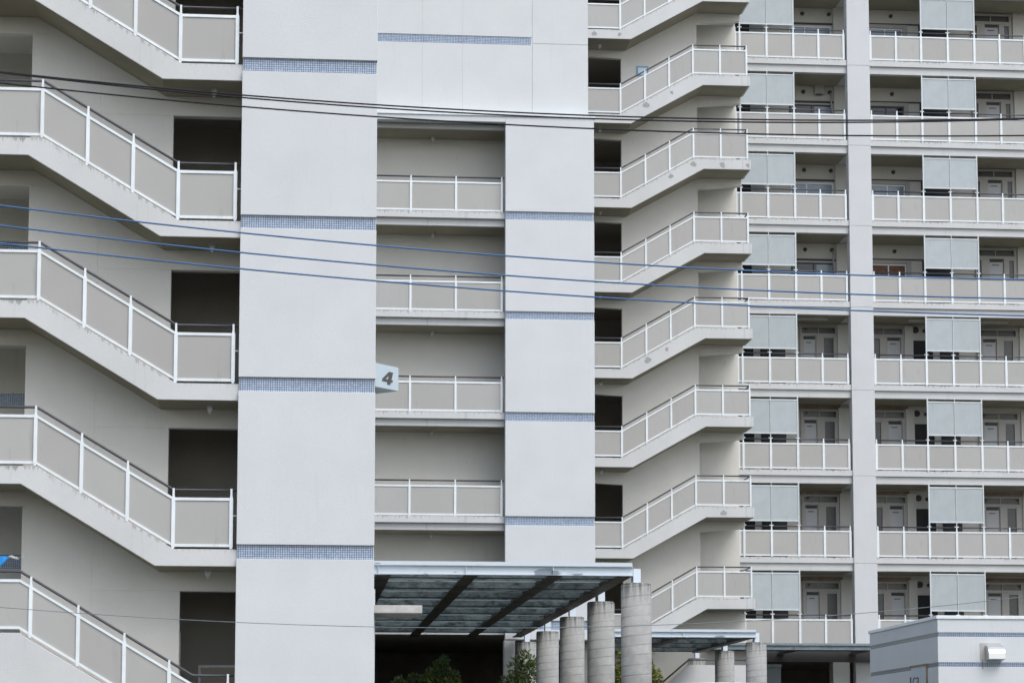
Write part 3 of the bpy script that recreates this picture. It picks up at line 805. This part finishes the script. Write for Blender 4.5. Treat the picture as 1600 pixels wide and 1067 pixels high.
# ================================================================ SIGN "4"
sg = thing("wall_sign", "white wedge-shaped sign with a grey numeral 4 on the edge of the blade wall", "sign", (BX1, YL + .3, 8.36))
A, B_, D_ = (BX1 + .001, YL + .14), (1.775, YL + .62), (BX1 + .001, YL + 1.0)
sv = [(p[0], p[1], z) for z in (8.15, 8.572) for p in (A, B_, D_)]
s = MB(); s._add(sv, [(0, 2, 1), (3, 4, 5), (0, 1, 4, 3), (1, 2, 5, 4), (2, 0, 3, 5)])
s.build("sign_box", M['sign'], sg, .004)
ax = Vector((B_[0] - A[0], B_[1] - A[1], 0)); L = ax.length; ax.normalize(); nrm = Vector((ax.y, -ax.x, 0))
num = [[(.45, 0), (.68, 0), (.68, .2), (.45, .2)], [(.02, .2), (.80, .2), (.80, .385), (.02, .385)],
       [(.45, .385), (.68, .385), (.68, 1), (.45, 1)], [(.02, .385), (.22, .385), (.45, .73), (.45, 1), (.38, 1)]]
s = MB()
for poly in num:
    n = len(poly); vs = []
    for off in (.012, .0005):
        for u, v in poly:
            p = Vector((A[0], A[1], 0)) + ax * (.16 + u * .36 + v * .075) + nrm * off
            vs.append((p.x, p.y, 8.235 + v * .225))
    s._add(vs, [tuple(range(n)), tuple(range(2 * n - 1, n - 1, -1))] + [(i, i + n, (i + 1) % n + n, (i + 1) % n) for i in range(n)])
s.build("numeral", M['numeral'], sg)

# ================================================================ LAMPS
for z, nm in ((13.565, "topmost"), (10.745, "second"), (7.86, "third"), (4.965, "lowest")):
    make_lamp((-1.545, 41.62, z), "small white lamp under the %s visible landing of the nearest stair tower" % nm)
for z, nm in zip((19.685, 16.835, 13.95, 11.06, 8.105), ("topmost", "second", "third", "fourth", "lowest")):
    make_lamp((3.83, 67.25, z), "small white lamp on the ceiling of the %s balcony of the middle tower" % nm)
for i, z in enumerate(LL[:7]):
    make_lamp((10.04, 77.4, z - .316), "small white lamp under the left landing of the right stairs, %s" % ["topmost one", "second from the top", "third from the top", "fourth from the top", "fifth from the top", "sixth from the top", "lowest one"][i], 1.15)
for i, z in enumerate(RL[:3]):
    make_lamp((14.2, 78.75, z - .341), "small lamp in the corner recess by the far block, %s" % ["topmost one", "middle one of three", "lowest of three"][i], .9)

# ================================================================ NOTICE, TARPAULIN
nb = thing("notice_board", "small notice in a light blue frame on the wall behind the top right stairs", "notice", (11.58, YB, 24.9))
f = MB(); x0, x1, z0, z1 = 11.39, 11.80, 24.87, 25.215
f.box(x0, x1, YB - .02, YB - .002, z1 - .05, z1); f.box(x0, x1, YB - .02, YB - .002, z0, z0 + .05); f.box(x0, x0 + .05, YB - .02, YB - .002, z0 + .05, z1 - .05); f.box(x1 - .05, x1, YB - .02, YB - .002, z0 + .05, z1 - .05)
f.build("frame", M['noticeb'], nb); MB().box(x0 + .05, x1 - .05, YB - .012, YB - .003, z0 + .05, z1 - .05).build("sheet", M['notice'], nb)

tp = thing("tarpaulin", "blue tarpaulin tied with a white cloth at the left edge, above the lowest landing", "tarpaulin", (-5.6, 42.9, 5.2))
nx, nz = 14, 10; tv, tf = [], []
for j in range(nz + 1):
    for i in range(nx + 1):
        u, v = i / nx, j / nz
        x = -7.3 + u * 2.19; top = 5.31 - .04 * u
        z = top - v * (.03 + min(1.0, (-5.11 - x) * 1.05) + .02 * math.sin(30 * x))
        tv.append((x, 42.9 + .05 * math.sin(9 * u + 3 * v) * (1 - u * .7), z))
for j in range(nz):
    for i in range(nx):
        a = j * (nx + 1) + i; tf.append((a, a + nx + 1, a + nx + 2, a + 1))
s = MB(); s._add(tv, tf, True); sh_ = s.build("sheet", M['tarp'], tp)
sh_.modifiers.new("thick", 'SOLIDIFY').thickness = .008
s = MB(); s.tube([(-5.13, 42.9, 5.258), (-5.08, 42.89, 5.265), (-5.03, 42.9, 5.24), (-4.98, 42.89, 5.235)], .022, 8); s.tube([(-5.08, 42.87, 5.25), (-5.0, 42.88, 5.225), (-4.955, 42.89, 5.225)], .016, 8)
s.build("tie", M['rag'], tp)
MB().tube([(-4.97, 42.9, 5.235), (-4.84, 42.6, 5.24)], .005).build("cord", M['rag'], tp)
MB().tube([(-7.3, 42.9, 5.30), (-8.5, 42.5, 5.5)], .005).build("cord", M['rag'], tp)

tp.location += Vector((.11, -.9, -.08))                      # hung out over the landing

# ================================================================ OVERHEAD CABLES (about 25 m away)
def cable(name, label, coef, r, mat, group):
    xs = [-9 + .5 * i for i in range(50)]
    def zf(x):
        z = 0
        for c in coef: z = z * x + c
        return z
    s = MB(); s.tube([(x, 25.0, zf(x)) for x in xs], r, 8)
    return tag(s.build(name, mat), label, "cable", group)
G1, G2 = "black overhead cables", "blue overhead cables"
cable("black_cable", "topmost of the three black cables across the upper storeys", [0.00611, -0.04891, 8.68787], .0088, M['black'], G1)
cable("black_cable", "middle black cable, running just beneath the topmost one", [0.00698, -0.05303, 8.65772], .0088, M['black'], G1)
cable("black_cable", "lowest of the three black cables, crossing below the white coping", [0.00557, -0.05285, 8.55976], .0088, M['black'], G1)
cable("blue_cable", "topmost of the three blue cables across the middle storeys", [0.00494, -0.07608, 7.16808], .0088, M['blue'], G2)
cable("blue_cable", "middle one of the three blue cables", [0.00491, -0.07575, 6.95439], .0088, M['blue'], G2)
cable("blue_cable", "lowest of the three blue cables, crossing the screens of the fifth floor", [0.00428, -0.07273, 6.78012], .0088, M['blue'], G2)
cable("grey_cable", "thin grey cable in front of the canopies near the bottom", [0.00014, 0.00827, -0.02921, 3.03898], .0036, M['grey'], None)

# ================================================================ SHRUBS
def shrub(name, label, cat, x, y, z0, crowns, mat, leaf, n, trunk, group=None, seed=1, bushy=1.0):
    rg = random.Random(seed)
    t = thing(name, label, cat, (x, y, z0), group)
    s = MB()
    def clump(cx, cy, cz, rx, ry, rz, m):
        for _ in range(m):
            while True:
                p = Vector((rg.uniform(-1, 1), rg.uniform(-1, 1), rg.uniform(-1, 1)))
                if .25 < p.length < 1: break
            k = 1 + .22 * math.sin(5 * p.x + seed) * math.cos(6 * p.z)
            c = Vector((cx + p.x * rx * k, cy + p.y * ry * k, cz + p.z * rz * k))
            d = (p.normalized() + Vector((rg.gauss(0, .6), rg.gauss(0, .6), rg.gauss(.2, .6)))).normalized()
            u = d.cross(Vector((rg.gauss(0, 1), rg.gauss(0, 1), rg.gauss(0, 1)))).normalized()
            l = leaf * rg.uniform(.6, 1.35); w_ = l * rg.uniform(.3, .5)
            nn = d.cross(u) * (l * .12)
            s._add([tuple(c), tuple(c + d * l * .5 + u * w_ * .5 + nn), tuple(c + d * l), tuple(c + d * l * .5 - u * w_ * .5 + nn)], [(0, 1, 2, 3)])
    for (cx, cz, rx, rz, m) in crowns:
        clump(x + cx, y, cz, rx, rx * .8, rz, m)
        for q in range(9):
            a = rg.uniform(0, 6.28); e = rg.uniform(-.4, 1.2)
            clump(x + cx + rx * .85 * math.cos(a) * math.cos(e), y + rx * .7 * math.sin(a) * math.cos(e), cz + rz * .9 * math.sin(e), rx * .28, rx * .28, rz * .25, int(m * .06))
    me = s.build("crown", mat, t)
    b = MB(); b.tube([(x, y, z0 - .1), (x + .03, y, z0 + .5), (x - .02, y, trunk)], .04, 8)
    for (cx, cz, rx, rz, m) in crowns:
        b.tube([(x, y, z0 + .4), (x + cx * .6, y + .05, (z0 + .4 + cz) / 2), (x + cx, y, cz + rz * .4)], .02, 6)
    b.build("trunk", M['bark'], t)
    return t
shrub("round_shrub", "dark round shrub in the shade under the nearest canopy", "shrub", 3.0, 49.2, 1.5, [(-.02, 3.0, .36, .40, 900), (-.2, 3.34, .17, .17, 260), (.02, 3.52, .15, .17, 260), (.22, 3.36, .16, .14, 220), (.3, 3.12, .15, .2, 220), (-.36, 3.1, .13, .16, 160), (.1, 3.68, .07, .09, 50)], M['leaf_dark'], .085, 0, 3.2, "shrubs at the foot of the towers", 2)
shrub("low_shrub", "lower shrub left of the dark round one, under the nearest canopy", "shrub", 2.36, 49.4, 1.5, [(0, 2.95, .26, .30, 420), (-.2, 3.22, .12, .12, 100), (.12, 3.3, .13, .12, 110), (.3, 2.95, .2, .25, 240)], M['leaf_dark'], .085, 0, 2.9, "shrubs at the foot of the towers", 5)
shrub("leafy_shrub", "loose leafy shrub before the farthest column of the nearest canopy", "shrub", 5.98, 62.6, 1.5, [(0, 3.5, .36, .95, 420), (-.25, 3.4, .3, .55, 240), (.22, 3.9, .2, .55, 160)], M['leaf_mid'], .14, 0, 4.3, "shrubs at the foot of the towers", 8)
shrub("golden_shrub", "yellow-green upright shrub behind the nearest ringed column", "shrub", 8.15, 56.5, 1.5, [(0, 3.5, .60, 1.0, 2600), (.1, 2.75, .75, .8, 2000)], M['leaf_gold'], .11, 0, 4.0, "shrubs at the foot of the towers", 11)

# ================================================================ VAN (only its roof shows at the bottom edge)
vn = thing("parked_van", "white vehicle whose roof just shows at the bottom edge, before the second canopy", "van", (10.7, 60, 1.5))
xa, xb, y0, y1, zr = 9.55, 11.8, 59.2, 60.8, 3.615
body = MB(); body.prism([(8.6, 1.85), (8.5, 2.45), (8.75, 2.75), (9.4, 3.52), (9.65, zr - .02), (10.7, zr), (11.7, zr - .015), (12.0, zr - .08), (12.15, 2.7), (12.15, 1.85)], y0, y1)
body.build("body", M['van'], vn, .06)
wv = MB(); wv.prism([(9.0, 2.82), (9.5, 3.42), (11.85, 3.42), (11.95, 2.82)], y0 - .008, y0 + .05); wv.build("window", M['glass'], vn)
for x in (9.2, 11.4):
    for y in (y0 + .02, y1 - .22):
        MB().cyl((x, y, 1.81), 'y', .31, .31, .2, 24).build("wheel", M['tyre'], vn)
MB().box(8.48, 8.56, y0 + .1, y0 + .35, 2.3, 2.45).build("headlight", M['lamp'], vn)
MB().box(8.48, 8.56, y1 - .35, y1 - .1, 2.3, 2.45).build("headlight", M['lamp'], vn)
